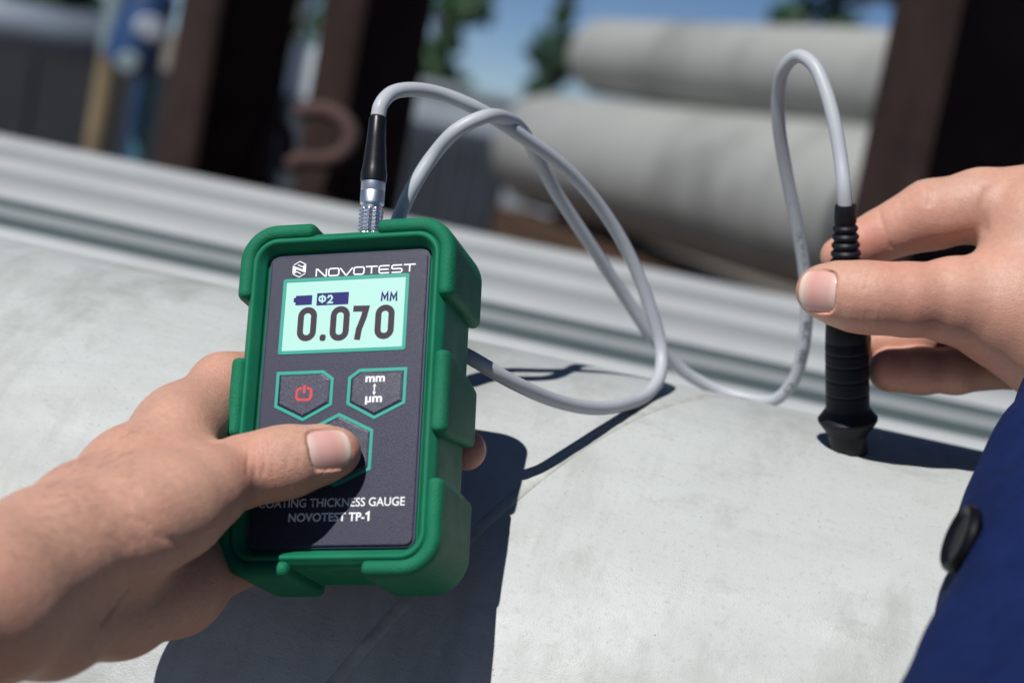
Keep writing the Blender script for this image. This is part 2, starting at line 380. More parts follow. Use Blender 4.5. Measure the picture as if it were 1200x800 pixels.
# spiral weld seam: follows the surface from the crest down to the left
ang0 = math.atan2(_n[1], _n[2]); sv = []; sf = []; K = 10; prof = [(-.0034, -.0006), (-.0027, .0001), (-.0020, .0004), (-.0008, .00062), (.0006, .0006), (.0018, .0004), (.0025, .0001), (.0032, -.0006)]
AA = np.linspace(1.0, -3.6, 260)
for i, da in enumerate(AA):
    a = ang0+da; x = _tan[0]+.017+.45*PR*da
    for w, h in prof:
        hh = h*(1+.2*math.sin(i*1.9)+.15*math.sin(i*.7)) if h > .0003 else h
        sv.append((x+w, (PR+hh)*math.sin(a), (PR+hh)*math.cos(a)))
for i in range(len(AA)-1):
    for j in range(len(prof)-1): q = i*len(prof)+j; sf.append((q, q+1, q+1+len(prof), q+len(prof)))
link('weld_seam', mesh('weld_seam', sv, sf), M['weld'], bp, True)

# the row of thin pipes lying behind it
RZ = CAMH-.145
def row_y(py):                     # where the plane z=RZ is met on the column x=600 of the photo
    r = CF-(py-400)/FPX*CU; s = (RZ-CO[2])/r[2]; return (CO+s*r)[1]
M['pipe_m'] = pipe_material('stripe_shade_pipe', (.235, .255, .262), 1, False); M['gap_shade'] = pipe_material('gap_shade_rod', (.06, .083, .088), 1, False)  # mid and dark tones paint in the row's shaded stripes and gaps
tops = [(399, 'pipe_b', 'thin pale pipe lying right against the large pipe'), (389, 'gap_shade', 'dark rod standing in for the shaded gap nearest the large pipe'), (378, 'pipe_m', 'grey pipe lying between the two gap shade rods'), (361, 'gap_shade', 'dark rod standing in for the shaded gap farther from the large pipe'),
        (350, 'pipe_b', 'broad pale pipe just behind the farther gap shade rod'), (325, 'pipe_m', 'shade-toned grey pipe in the middle of the row'), (317, 'pipe_b', 'pale pipe in the middle of the row'), (298, 'pipe_m', 'shade-toned grey pipe second from the far edge of the row'), (289, 'pipe_b', 'pale pipe at the far edge of the row, nearest the rusty posts')]
ys = [row_y(p[0]) for p in tops]+[row_y(275)]
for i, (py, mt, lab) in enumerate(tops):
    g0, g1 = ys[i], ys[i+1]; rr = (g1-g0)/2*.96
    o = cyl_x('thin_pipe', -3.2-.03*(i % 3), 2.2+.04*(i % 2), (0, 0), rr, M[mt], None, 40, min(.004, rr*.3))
    o.location = (0, (g0+g1)/2, RZ-rr+random.uniform(-.0025, .0025)); o.rotation_euler.z = random.uniform(-.0035, .0035); tag(o, lab, 'rod' if mt == 'gap_shade' else 'pipe', 'row of thin pipes')

# ------------------------------------------------------------------ rusty rack posts
def post(px, d, h, w, phi, label):
    p = W(px, 100, d); e = empty('rack_post', (p[0], p[1], 0)); e.rotation_euler.z = math.atan2(p[1], p[0])-math.pi/2+phi
    tag(e, label, 'post', 'rusty rack posts'); H = 3.4
    box('front_flange', (.006, -h/2, H/2), (.012, h, H), M['rust'], e, bev=.002); box('back_flange', (w/2+.0125, .006, H/2), (w, .012, H), M['rust'], e, bev=.002)
    box('base_plate', (w*.4, -h*.4, .008), (w*1.8, h*1.8, .016), M['rust'], e, bev=.002)
    for z in (1.02, 1.6): box('gusset', (.04, -.03, z), (.05, .05, .008), M['rust'], e)
    return e
pa = post(196, 2.45, .142, .147, math.radians(17), 'rusty brown steel post, left one of the close pair')
pb = post(364, 2.45, .142, .136, math.radians(17), 'rusty brown steel post with a curled hook, right one of the close pair')
pc = post(1028, 2.15, .184, .215, math.radians(19), 'rusty brown steel post standing alone behind the hand with the probe')
# curled rusty hook hung on the post
hk = [W(px, py, 2.28) for px, py in [(338, 196), (352, 188), (375, 189), (400, 181), (411, 163), (404, 143), (384, 131), (362, 130), (348, 133)]]
o = tube('iron_hook', catmull(hk, 8), .0105, M['rust_pink'], None, 14); tag(o, 'curled rusty iron hook on the right post of the close pair', 'hook')
hk = [W(px, py, 2.5) for px, py in [(300, 205), (310, 170), (318, 150), (330, 148), (338, 165), (332, 200)]]
o = tube('iron_hook', catmull(hk, 8), .009, M['rust_pink'], None, 14); tag(o, 'dim rusty iron hook between the two close posts', 'hook')

# ------------------------------------------------------------------ far yard: big pipes, supports, sheds, trees
def big_pipe(a, b, r, label, name='concrete_pipe'):
    a = np.asarray(a); b = np.asarray(b); ax = (b-a)/np.linalg.norm(b-a); L = np.linalg.norm(b-a); r1 = r*.82
    o = lathe(name, [(.30, r1), (0, r1), (0, r*.97), (.02, r), (L*.33, r), (L*.66, r), (L-.02, r), (L, r*.97), (L, r1), (L-.3, r1)], a, b, M['concrete_pipe'], None, 72)
    tag(o, label, 'pipe', 'big pipes stacked in the yard'); return o
la, lb = W(640, 178, 6.6), W(1090, 268, 3.9)
big_pipe(la, lb, .20, 'big pale pipe, lower one of the stack at the back')
ua, ub = W(706, 68, 6.3), W(1090, 102, 4.3)
big_pipe(ua, ub, .128, 'big pale pipe, upper one of the stack at the back')
dirv = (lb-la)/np.linalg.norm(lb-la); ang = math.atan2(dirv[1], dirv[0]); RM = Matrix.Rotation(ang, 3, 'Z')
side = np.array([dirv[1], -dirv[0], 0]); side = side if side[1] < 0 else -side
zb = min(la[2], lb[2])-.205; LL = np.linalg.norm(lb-la)
for k, (sd, dz, h, lab) in enumerate([(.10, .06, .12, 'brown timber bearer right under the lower big pipe'), (.24, .19, .14, 'brown timber bearer below and in front of the lower big pipe'), (-.10, .06, .12, 'brown timber bearer behind, under the lower big pipe')]):
    c = (la+lb)/2+side*sd; o = box('timber_bearer', (0, 0, 0), (LL*.94, .14, h), M['timber'], None, bev=.008)
    o.rotation_euler.z = ang; o.location = (c[0], c[1], zb-dz-.0005); tag(o, lab, 'beam', 'timber bearers')
c = (la+lb)/2
o = empty('bearer_trestle', (c[0], c[1], 0)); o.rotation_euler.z = ang; tag(o, 'dark brown trestle carrying the bearers of the lower big pipe', 'trestle')
zt = zb-.27
for sx in (-LL*.42, -LL*.14, LL*.14, LL*.42):
    for sy in (-.3, .3): box('leg', (sx, sy, (zt-.1)/2), (.09, .09, zt-.1), M['rust_b'], o)
    box('cross_beam', (sx, 0, zt-.05), (.10, .80, .10), M['rust_b'], o)
box('side_panel', (0, -.36, zt*.5), (LL*.9, .03, zt*.92), M['rust_b'], o)

# low grey wall and dark store between the posts and the big pipes
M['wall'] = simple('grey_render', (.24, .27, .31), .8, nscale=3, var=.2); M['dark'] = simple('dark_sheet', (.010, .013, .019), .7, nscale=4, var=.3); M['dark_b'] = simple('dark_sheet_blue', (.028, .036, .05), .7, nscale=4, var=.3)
def slab(name, a, b, z0, z1, th, mat, label, cat):
    a = np.asarray(a); b = np.asarray(b); L = np.linalg.norm((b-a)[:2]); an = math.atan2(b[1]-a[1], b[0]-a[0])
    e = empty(name, ((a[0]+b[0])/2, (a[1]+b[1])/2, 0)); e.rotation_euler.z = an; tag(e, label, cat)
    return e, L
# grey parapet wall seen under the trees
a, b = W(440, 90, 14), W(640, 125, 13)
e, L = slab('garden_wall', a, b, 0, 0, 0, None, 'low grey wall under the trees behind the cable', 'wall')
z0 = W(520, 152, 13.5)[2]; z1 = W(520, 108, 13.5)[2]
box('wall_face', (0, 0, z1/2), (L*1.5, .2, z1), M['wall'], e); box('coping', (0, 0, z1+.03), (L*1.5, .28, .06), M['wall'], e, bev=.01)
a, b = W(420, 140, 9), W(592, 176, 9); e, L = slab('dark_container', a, b, 0, 0, 0, None, 'dark blue grey container behind the cable and plug', 'container')
z1 = W(510, 152, 9)[2]
box('body', (0, .6, z1/2), (L, 1.2, z1), M['dark_b'], e, bev=.02)
for k in range(9): box('rib', (-L/2+L*(k+.5)/9, -.012, z1/2), (L/22, .03, z1*.92), M['dark_b'], e)
# dark shed on the left with a grey beam as its eaves
a, b = W(-120, 45, 6), W(470, 150, 6); e, L = slab('dark_shed', a, b, 0, 0, 0, None, 'dark open shed behind the left posts', 'shed')
zt = W(60, 60, 6)[2]
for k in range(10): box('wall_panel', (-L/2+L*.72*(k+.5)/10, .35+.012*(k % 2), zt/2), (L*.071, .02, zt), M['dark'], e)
a, b = W(-120, 7, 5.9), W(122, 46, 5.9); zc = W(60, 37, 5.9)[2]
o = tube('grey_beam', [[a[0], a[1], zc], [(a[0]+b[0])/2, (a[1]+b[1])/2, zc], [b[0], b[1], zc]], .075, simple('grey_blue_beam', (.15, .18, .23), .6, nscale=5), None, 20); tag(o, 'grey blue horizontal tube above the dark shed', 'tube')
# thin coloured posts and the blue valve
def vpost(px, py0, py1, d, r, mats, label, name):
    p = W(px, py0, d); q = W(px-(py1-py0)*math.tan(ROLL), py1, d); e = empty(name, (p[0], p[1], 0)); tag(e, label, 'post')
    zs = W(px-5, (py0+py1)/2-20, d)[2]
    lathe('lower_tube', [(0, r), (.02, r), (zs-.02, r), (zs, r)], (0, 0, 0), (0, 0, 1), mats[0], e, 20); lathe('upper_tube', [(0, r*1.12), (.02, r*1.12), (1.2, r*1.12), (1.22, r)], (0, 0, zs), (0, 0, zs+1), mats[1], e, 20)
    return e
M['ochre'] = simple('ochre_paint', (.20, .15, .085), .6, nscale=9, var=.4); M['greygreen'] = simple('grey_green_paint', (.19, .25, .27), .6, nscale=6, var=.2)
M['blue'] = simple('blue_paint', (.012, .045, .13), .5, nscale=6, var=.3); M['tealpaint'] = simple('teal_paint', (.05, .14, .18), .55, nscale=6, var=.3)
vpost(126, 78, 78, 4.6, .026, (M['ochre'], M['greygreen']), 'thin post, ochre below and grey green above, by the shed', 'thin_post')
vpost(181, 60, 60, 4.3, .020, (M['tealpaint'], M['tealpaint']), 'thin teal post beside the left rusty post', 'thin_post')
vpost(168, 80, 80, 4.35, .014, (M['blue'], M['blue']), 'thin dark blue post between the ochre and teal posts', 'thin_post')
vp = W(165, 35, 4.2); e = empty('blue_valve', tuple(vp)); tag(e, 'blue valve body with white caps at the top left', 'valve')
lathe('body', [(-.10, .03), (-.09, .055), (-.03, .06), (.03, .06), (.09, .055), (.1, .03)], (0, 0, 0), tuple(CU*.8+CR*.3), M['blue'], e, 28)
lathe('cap', [(0, .035), (.05, .035), (.06, .026), (.075, .024)], tuple(CR*.01), tuple(CR*.35-CF*.9-CU*.1), simple('grey_cap', (.33, .36, .42), .5), e, 24)
lathe('cap', [(0, .028), (.05, .028), (.06, .02)], tuple(-CU*.075-CR*.02), tuple(-CU*.2-CF*.9), M['greygreen'], e, 24)
o = box('white_crate', (0, 0, 0), (.30, .2, .16), simple('white_sheet', (.50, .56, .6), .6, nscale=6), None, bev=.01); o.location = W(334, 82, 5.2).tolist(); o.rotation_euler.z = .2; tag(o, 'pale box seen between the two close posts', 'box')
zz = W(334, 95, 5.2)[2]; o2 = box('box_stand', (0, 0, 0), (.26, .22, zz-.0), M['dark_b'], None); q = W(334, 82, 5.2); o2.location = (q[0], q[1], zz/2-.035); tag(o2, 'dark stand under the pale box between the close posts', 'stand')

def leafmat(name, a, b):
    m, t, bs = nodes(name); oi = noise(t, 2.5, 3, .6, coords(t)); t.links.new(ramp(t, oi, [(.3, a), (.7, b)]), bs.inputs['Base Color']); bs.inputs['Roughness'].default_value = .6; return m
M['leaf'] = leafmat('leaves', (.038, .095, .042), (.075, .16, .07)); M['leaf_b'] = leafmat('leaves_dark', (.028, .075, .045), (.055, .125, .065)); M['bark'] = rust('bark', (.07, .05, .035), (.12, .09, .07))
def tree(px, py_top, py_bot, d, wpx, label, mat, n=5200, poplar=False):
    base = W(px, py_bot, d); top = W(px+(py_bot-py_top)*math.tan(ROLL)*.9, py_top, d); ztop = top[2]; rad = wpx/FPX*d/2
    e = empty('tree', (base[0], base[1], 0)); tag(e, label, 'tree', 'trees on the skyline')
    z0 = max(.8, ztop*.22)
    lathe('trunk', [(0, rad*.22), (z0, rad*.16), (ztop*.6, rad*.09), (ztop*.95, rad*.02)], (0, 0, 0), (0, 0, 1), M['bark'], e, 10)
    for k in range(9):
        a = k*2.4; zl = z0+(ztop-z0)*(.1+.08*k); L = rad*.8
        tube('limb', [[0, 0, zl], [math.cos(a)*L*.5, math.sin(a)*L*.5, zl+L*.5], [math.cos(a)*L, math.sin(a)*L, zl+L*.9]], [rad*.06, rad*.035, rad*.012], M['bark'], e, 6)
    v = []; f = []; cl = []
    for k in range(60):
        u = random.random(); a = random.uniform(0, 6.283); prof = math.sin(min(1, u*1.15+.08)*math.pi)**.6*(1-.45*u) if poplar else math.sin((u*.92+.06)*math.pi)**.7
        rr = rad*prof*random.uniform(.35, 1); cl.append((rr*math.cos(a), rr*math.sin(a), z0+(ztop-z0)*u, rad*random.uniform(.18, .34)))
    for k in range(n):
        c = random.choice(cl); p = np.random.normal(size=3); p = p/np.linalg.norm(p)*c[3]*random.random()**.4*(1, 1, 1.2)[0]+np.array(c[:3])
        s = rad*random.uniform(.08, .16); A = np.random.normal(size=3); A /= np.linalg.norm(A); Bv = np.cross(A, np.random.normal(size=3)); Bv /= np.linalg.norm(Bv)
        i = len(v); v += [p-A*s, p+Bv*s*.55, p+A*s, p-Bv*s*.55]; f.append((i, i+1, i+2, i+3))
    link('crown', mesh('crown', v, f), mat, e)
tree(502, -90, 112, 24, 110, 'broad green tree right of the close posts', M['leaf'])
tree(460, -10, 112, 30, 70, 'smaller pale green tree nearest the close posts', M['leaf'], 1500)
tree(640, -25, 125, 26, 74, 'slim dark poplar left of the big pipes', M['leaf_b'], 5200, True)
tree(972, -120, 60, 22, 150, 'dark tree above the right end of the big pipes', M['leaf_b'])
tree(340, -60, 100, 30, 90, 'green tree seen between the two close posts', M['leaf'], 1600)
tree(55, -110, 60, 16, 110, 'dark green tree above the shed in the top left corner', M['leaf_b'], 5200)

# ------------------------------------------------------------------ the gauge
DX = np.array([.9700, .040, .245]); DX /= np.linalg.norm(DX)
DY = np.array([.047, .95, -.305]); DY -= DX*(DX@DY); DY /= np.linalg.norm(DY)
DZ = np.cross(DX, DY)
DC = camm(398, 464, 665)           # camera frame, mm
def dl(px, py, z=0.0):             # pixel -> gauge coordinates (mm) on the plane z
    r = np.array([(px-600)/FPX, (400-py)/FPX, -1.]); s = (DC@DZ+z)/(r@DZ); P = r*s-DC
    return float(P@DX), float(P@DY)
def dev2cam(x, y, z): return DC+DX*x+DY*y+DZ*z
Bd = B @ np.stack([DX, DY, DZ], 1); Od = cam2w(DC)
gauge = empty('thickness_gauge', mw=Matrix([[*Bd[i], Od[i]] for i in range(3)]+[[0, 0, 0, 1]]))
tag(gauge, 'green rubber cased thickness gauge reading 0.070, held above the large pipe', 'gauge')
def rr2(x, y, hx, hy, r):
    qx = np.abs(x)-hx+r; qy = np.abs(y)-hy+r
    return np.sqrt(np.maximum(qx, 0)**2+np.maximum(qy, 0)**2)+np.minimum(np.maximum(qx, qy), 0)-r
def sdf_part(name, fn, lo, hi, h, mat, parent):
    G = Grid(lo, hi, h); F = fn(G.ax[0][:, None, None], G.ax[1][None, :, None], G.ax[2][None, None, :]).astype(np.float32)
    F = np.broadcast_to(F, tuple(G.n)); V, Q = nets(F, G); return link(name, fast_mesh(name, V/1000, Q), mat, parent, True)
HX, HY = 37.8, 62.2
PHX, PHY = 30.0, 54.0
def case(x, y, z):
    s = rr2(x, y, HX, HY, 12); zz = z+15.0
    body = smax(s+.0*z, np.abs(zz)-18.6, 5.0)                 # z from -33.6 to 3.6
    body = smax(body, s+np.maximum(z-0.5, 0)*.45-.3, 1.5)
    cav = smax(rr2(x, y, PHX+1.6, PHY+1.6, 5.5)-np.maximum(z, 0)*.55, -(z+2.0), .8)
    lip = rr2(x, y, PHX+3.6, PHY+3.6, 7.0)
    body = smin(body, smax(np.abs(lip)-1.5, np.abs(z-2.4)-2.5, 1.6), 1.6)
    body = smax(body, -cav, 1.0)
    notch = np.maximum(np.abs(y+HY+3)-6, np.maximum(np.abs(x+1)-11, z+2)); body = smax(body, -smax(notch, -30-z, 1)-1.5, 2)
    return body
sdf_part('rubber_case', case, (-46, -70, -40), (46, 70, 9), .62, M['rubber'], gauge)
def guard(zone):
    def fn(x, y, z):
        s = rr2(x, y, HX+3.3, HY+3.3, 14); band = smax(s, -(s+6.2), 2.6)
        g = smax(band, np.abs(z+15.4)-20.8, 4.5)
        # front inner edge chamfer
        g = smax(g, (z-5.0)*.7+(s+1.0)*.7-1.4, 2.2)
        return smax(g, zone(x, y, z), 2.6)
    return fn
def corner(sx, sy, xin, yin):
    def zn(x, y, z):
        X = x*sx; Y = y*sy; t = (z+15)*0
        return -np.maximum(np.minimum(np.minimum(X-xin, 60-X), Y-45), np.minimum(Y-yin, X-28))
    return zn
for sx, sy, xi, yi in ((-1, 1, 12.5, 37), (1, 1, 11, 34.5), (1, -1, 13, 31), (-1, -1, 13, 31)):
    lo = (0 if sx > 0 else -46, 20 if sy > 0 else -70, -40); hi = (46 if sx > 0 else 0, 70 if sy > 0 else -20, 9)
    sdf_part('corner_guard', guard(corner(sx, sy, xi, yi)), lo, hi, .55, M['rubber_t'], gauge)
for sx, y0, y1 in ((-1, -15, 15), (1, -15.5, 15)):
    lo = (28 if sx > 0 else -46, -24, -40); hi = (46 if sx > 0 else -28, 24, 9)
    sdf_part('side_guard', guard(lambda x, y, z, y0=y0, y1=y1: np.maximum(np.abs(y-(y0+y1)/2)-(y1-y0)/2-np.minimum(z+4, 0)*.14, -(x*sx-26))), lo, hi, .55, M['rubber_t'], gauge)

# flat shapes on the panel (gauge millimetres)
def rrect(cx, cy, hx, hy, r, n=6):
    P = []
    for k, (sx, sy) in enumerate(((1, 1), (-1, 1), (-1, -1), (1, -1))):
        for i in range(n+1):
            a = math.pi/2*(k+i/n); P.append((cx+sx*(hx-r)+r*math.cos(a), cy+sy*(hy-r)+r*math.sin(a)))
    return P
def plate(name, P, z0, z1, mat, parent=gauge, bev=0.0, inset=None):
    n = len(P); P = np.array(P)
    if bev:
        c = P.mean(0); T = offset(P, -bev)
        v = [(x, y, z0) for x, y in P]+[(x, y, z1-bev*.40) for x, y in P]+[(x, y, z1) for x, y in T]; L = 3
    else: v = [(x, y, z0) for x, y in P]+[(x, y, z1) for x, y in P]; L = 2
    f = [(l*n+i, l*n+(i+1) % n, (l+1)*n+(i+1) % n, (l+1)*n+i) for l in range(L-1) for i in range(n)]+[tuple((L-1)*n+i for i in range(n))]
    return link(name, mesh(name, np.array(v)/1000, f), mat, parent)
def offset(P, d):                  # mitre offset of a closed CCW polygon, outward for d > 0
    P = np.asarray(P, float); out = []
    for i in range(len(P)):
        a, b, c = P[i-1], P[i], P[(i+1) % len(P)]; e1 = b-a; e2 = c-b; e1 /= np.linalg.norm(e1)+1e-9; e2 /= np.linalg.norm(e2)+1e-9
        n1 = np.array([e1[1], -e1[0]]); n2 = np.array([e2[1], -e2[0]]); m = n1+n2; m /= np.linalg.norm(m)+1e-9; out.append(b+m*d/max(.35, m@n1))
    return np.array(out)
def ring(name, P, w, z0, z1, mat, parent=gauge):
    A = np.array(P); Bq = offset(P, -w); n = len(A)
    v = [(x, y, z1) for x, y in A]+[(x, y, z1) for x, y in Bq]+[(x, y, z0) for x, y in A]+[(x, y, z0) for x, y in Bq]; f = []
    for i in range(n):
        j = (i+1) % n; f += [(i, j, n+j, n+i), (2*n+i, 2*n+j, j, i), (n+i, n+j, 3*n+j, 3*n+i)]
    return link(name, mesh(name, np.array(v)/1000, f), mat, parent)
def strokes(name, lines, w, z, mat, parent=gauge):
    v = []; f = []
    for li, L in enumerate(lines):
        closed = L[0] == L[-1] and len(L) > 2; P = np.array(L[:-1] if closed else L, float); n = len(P); zz = z+.015*li; b0 = len(v)
        for i in range(n):
            a = P[i-1] if (i > 0 or closed) else None; c = P[(i+1) % n] if (i < n-1 or closed) else None
            e1 = (P[i]-a)/np.linalg.norm(P[i]-a) if a is not None else None; e2 = (c-P[i])/np.linalg.norm(c-P[i]) if c is not None else None
            e1 = e2 if e1 is None else e1; e2 = e1 if e2 is None else e2
            n1 = np.array([-e1[1], e1[0]]); n2 = np.array([-e2[1], e2[0]]); mm = n1+n2; mm /= np.linalg.norm(mm)+1e-9; mm = mm*w/2/max(.4, mm@n1)
            for q in (P[i]+mm, P[i]-mm): v.append((q[0], q[1], zz))
        for i in range(n if closed else n-1): j = (i+1) % n; f.append((b0+2*i+1, b0+2*j+1, b0+2*j, b0+2*i))
    return link(name, mesh(name, np.array(v)/1000, f), mat, parent)
def text(name, s, cx, cy, h, wid, z, mat, parent=gauge, bold=.0, shear=0.0):
    cu = bpy.data.curves.new(name, 'FONT'); cu.body = s; cu.size = 1; cu.offset = bold; cu.shear = shear; cu.resolution_u = 4
    ob = bpy.data.objects.new(name, cu); COL.objects.link(ob); dg = bpy.context.evaluated_depsgraph_get(); me = bpy.data.meshes.new_from_object(ob.evaluated_get(dg))
    bpy.data.objects.remove(ob); bpy.data.curves.remove(cu)
    V = np.array([vv.co[:] for vv in me.vertices]); lo, hi = V.min(0), V.max(0)
    V[:, 0] = cx+((V[:, 0]-lo[0])/(hi[0]-lo[0])-.5)*wid; V[:, 1] = cy+((V[:, 1]-lo[1])/(hi[1]-lo[1])-.5)*h; V[:, 2] = z
    me.vertices.foreach_set('co', (V/1000).astype(np.float32).ravel()); me.update()
    return link(name, me, mat, parent)

plate('front_panel', rrect(0, 0, PHX-.2, PHY-.2, 2.6), -2.2, .0, M['panel'], bev=.35)
ring('panel_gap', rrect(0, 0, PHX+.5, PHY+.5, 3.2), .7, -2.2, -.9, M['panel_edge'])
# screen
x0, y1 = -24.6, 45.1; x1, y0 = 23.4, 16.3
scr = plate('screen', rrect((x0+x1)/2, (y0+y1)/2, (x1-x0)/2-1.2, (y1-y0)/2-1.2, .3, 2), -.3, .10, M['lcd'])
ring('screen_border', rrect((x0+x1)/2, (y0+y1)/2, (x1-x0)/2, (y1-y0)/2, .9), 1.3, -.3, .22, M['teal'])
def c7(cx, cy): return dl(320+cx/6.6667, 300+cy/6.6667)     # enlarged crop of the screen
def zero(cx0, cx1, cyt, cyb, sw):
    (ax, ay), (bx, by) = c7(cx0, (cyt+cyb)/2), c7(cx1, (cyt+cyb)/2); t = c7((cx0+cx1)/2+6, cyt)[1]; bt = c7((cx0+cx1)/2-6, cyb)[1]
    hx = (bx-ax)/2; hy = (t-bt)/2
    ring('digit', rrect((ax+bx)/2, (t+bt)/2, hx, hy, hx*.98, 8), sw, .11, .16, M['digit'], scr)
zero(192, 340, 400, 665, 2.3); zero(447, 596, 392, 662, 2.3); zero(797, 947, 380, 648, 2.3)
cx, cy = c7(388, 638); plate('digit', rrect(cx, cy, 1.15, 1.25, .9), .11, .16, M['digit'], scr)
def poly7(L): return [c7(*p) for p in L]
P7 = poly7([(634, 438), (640, 655), (0, 0)])[:0]
strokes('digit', [poly7([(628, 412), (728, 410), (712, 470), (672, 570), (655, 655)])], 2.3, .14, M['digit'], scr)
def rect7(name, a, b, mat):
    (xa, ya), (xb, yb) = c7(*a), c7(*b); plate(name, rrect((xa+xb)/2, (ya+yb)/2, abs(xb-xa)/2, abs(ya-yb)/2, .12, 2), .11, .16, mat, scr)
rect7('battery_icon', (180, 312), (303, 380), M['lcd_ink']); rect7('battery_tip', (164, 328), (181, 362), M['lcd_ink']); rect7('mode_box', (346, 292), (588, 376), M['lcd_ink'])
cx, cy = c7(412, 337); strokes('mode_text', [poly7([(388, 304), (384, 368)]), poly7([(362, 336), (368, 320), (384, 317), (404, 319), (411, 334), (404, 350), (386, 354), (367, 351), (362, 336)]), poly7([(430, 330), (438, 312), (456, 311), (464, 326), (456, 342), (432, 366), (470, 364)])], .62, .18, M['lcd'], scr)
for xx in (845, 914):
    w = 52; L = [(xx+3, 352), (xx+10, 288), (xx+w/2+2, 330), (xx+w, 285), (xx+w-2, 350)]; strokes('unit_letter', [poly7(L)], .72, .16, M['lcd_ink'], scr)
# maker's name and emblem
def word(x0, y0, w, h, sw):
    cw = w/8*.80; st = w/8; Ls = []
    for i, ch in enumerate('NOVOTEST'):
        X = x0+i*st+(st-cw)/2; q = lambda u, v_: (X+u*cw, y0+v_*h)
        r = .12
        if ch == 'N': Ls.append([q(0, 0), q(0, 1), q(.12, 1), q(.88, 0), q(1, 0), q(1, 1)])
        if ch == 'O': Ls.append([q(.12, 0), q(.88, 0), q(1, .18), q(1, .82), q(.88, 1), q(.12, 1), q(0, .82), q(0, .18), q(.12, 0)])
        if ch == 'V': Ls.append([q(-.12, 1), q(.45, 0), q(.55, 0), q(1.12, 1)])
        if ch == 'T': Ls += [[q(-.08, 1), q(1.08, 1)], [q(.5, .9), q(.5, 0)]]
        if ch == 'E': Ls += [[q(1, 1), q(.12, 1), q(0, .82), q(0, .18), q(.12, 0), q(1, 0)], [q(.08, .5), q(.94, .5)]]
        if ch == 'S': Ls.append([q(1, 1), q(.12, 1), q(0, .86), q(0, .62), q(.12, .5), q(.88, .5), q(1, .38), q(1, .14), q(.88, 0), q(0, 0)])
    strokes('maker_name', Ls, sw, .03, M['white'])
xa, ya = dl(369, 324); xb, yb = dl(488, 309); word(xa, (dl(369, 324)[1]+dl(488, 318)[1])/2, xb-xa, 2.75, .52)
ex, ey = dl(351, 315.5); s = 2.9; hexp = [(ex+s*math.sin(math.pi/3*k)*.98, ey+s*1.06*math.cos(math.pi/3*k)) for k in range(6)]
hl = lambda u, v_: (ex+u*s, ey+v_*s)
plate('emblem', [hl(-.92, -.50), hl(-.45, -.30), hl(-.45, .05), hl(.86, -.52), hl(.86, .50), hl(.45, .30), hl(.45, -.05), hl(-.92, .52)][::1], -.1, .04, M['white'])
strokes('emblem_line', [[hl(-.80, .60), hl(0, 1.05), hl(.45, .80)], [hl(-.25, .62), hl(.35, .30), hl(.80, .60), hl(.45, .80)], [hl(.80, -.60), hl(0, -1.05), hl(-.45, -.80)], [hl(.25, -.62), hl(-.35, -.30), hl(-.80, -.60), hl(-.45, -.80)]], .34, .03, M['white'])
# buttons
def ccw(P):
    P = np.array(P); A = sum(P[i-1][0]*P[i][1]-P[i][0]*P[i-1][1] for i in range(len(P))); return P if A > 0 else P[::-1]
def button(label, P):
    P = ccw(P); bt = plate('button', offset(P, -1.30), -.1, .75, M['key'], bev=.75)
    ring('button_outline', P, 1.15, -.1, .22, M['teal'], bt); tag(bt, label); return bt
BL = [(-24.4, 9.8), (-6.6, 9.8), (-2.6, 6.8), (-2.6, -3.2), (-13.2, -8.9), (-24.4, -3.4)]
b1 = button('key with a red power symbol', BL)
b2 = button('key marked mm and um', [(-x*1.0+.2, y) for x, y in BL])
b3 = button('key under the thumb', [(0.4, -6.2), (13.4, -12.6), (13.4, -27), (0.4, -33), (-12.6, -27), (-12.6, -12.6)])
px_, py_ = dl(357, 461); zt = .78
strokes('power_symbol', [[(px_-.9, py_+1.9), (px_-2.2, py_+1.5), (px_-2.75, py_+.6), (px_-2.7, py_-1.7), (px_-2.0, py_-2.5), (px_+2.0, py_-2.5), (px_+2.7, py_-1.7), (px_+2.75, py_+.6), (px_+2.2, py_+1.5), (px_+.9, py_+1.9)], [(px_, py_+3.0), (px_, py_-.1)]], .9, zt, M['red'], b1)
mx, my = dl(440.5, 444.5); text('unit_text', 'mm', mx, my, 2.2, 7.2, zt, M['white'], b2, .03)
mx2, my2 = dl(438.5, 469); text('unit_text', '\u03bcm', mx2, my2-.1, 3.0, 6.2, zt, M['white'], b2, .03)
ax_, ay_ = dl(439.5, 456.5); strokes('arrow', [[(ax_, ay_+1.7), (ax_, ay_-1.7)]], .42, zt, M['white'], b2)
plate('arrow_head', [(ax_, ay_+2.2), (ax_-.65, ay_+1.0), (ax_+.65, ay_+1.0)], zt-.1, zt+.03, M['white'], b2); plate('arrow_head', [(ax_, ay_-2.2), (ax_+.65, ay_-1.0), (ax_-.65, ay_-1.0)], zt-.1, zt+.03, M['white'], b2)
xa, ya = dl(303, 590.5); xb, yb = dl(474.5, 586.5); text('caption', 'COATING THICKNESS GAUGE', (xa+xb)/2, (ya+yb)/2, 3.1, xb-xa, .03, M['white'], bold=.006)
xa, ya = dl(338, 606.5); xb, yb = dl(434, 604.5); text('model_name', 'NOVOTEST TP-', (xa+xb-2.1)/2, (ya+yb)/2, 3.1, xb-xa-2.1, .03, M['white'], bold=.022); strokes('model_name', [[(xb-1.75, yb+.75), (xb-.65, yb+1.4), (xb-.65, yb-1.6)]], .68, .03, M['white'])

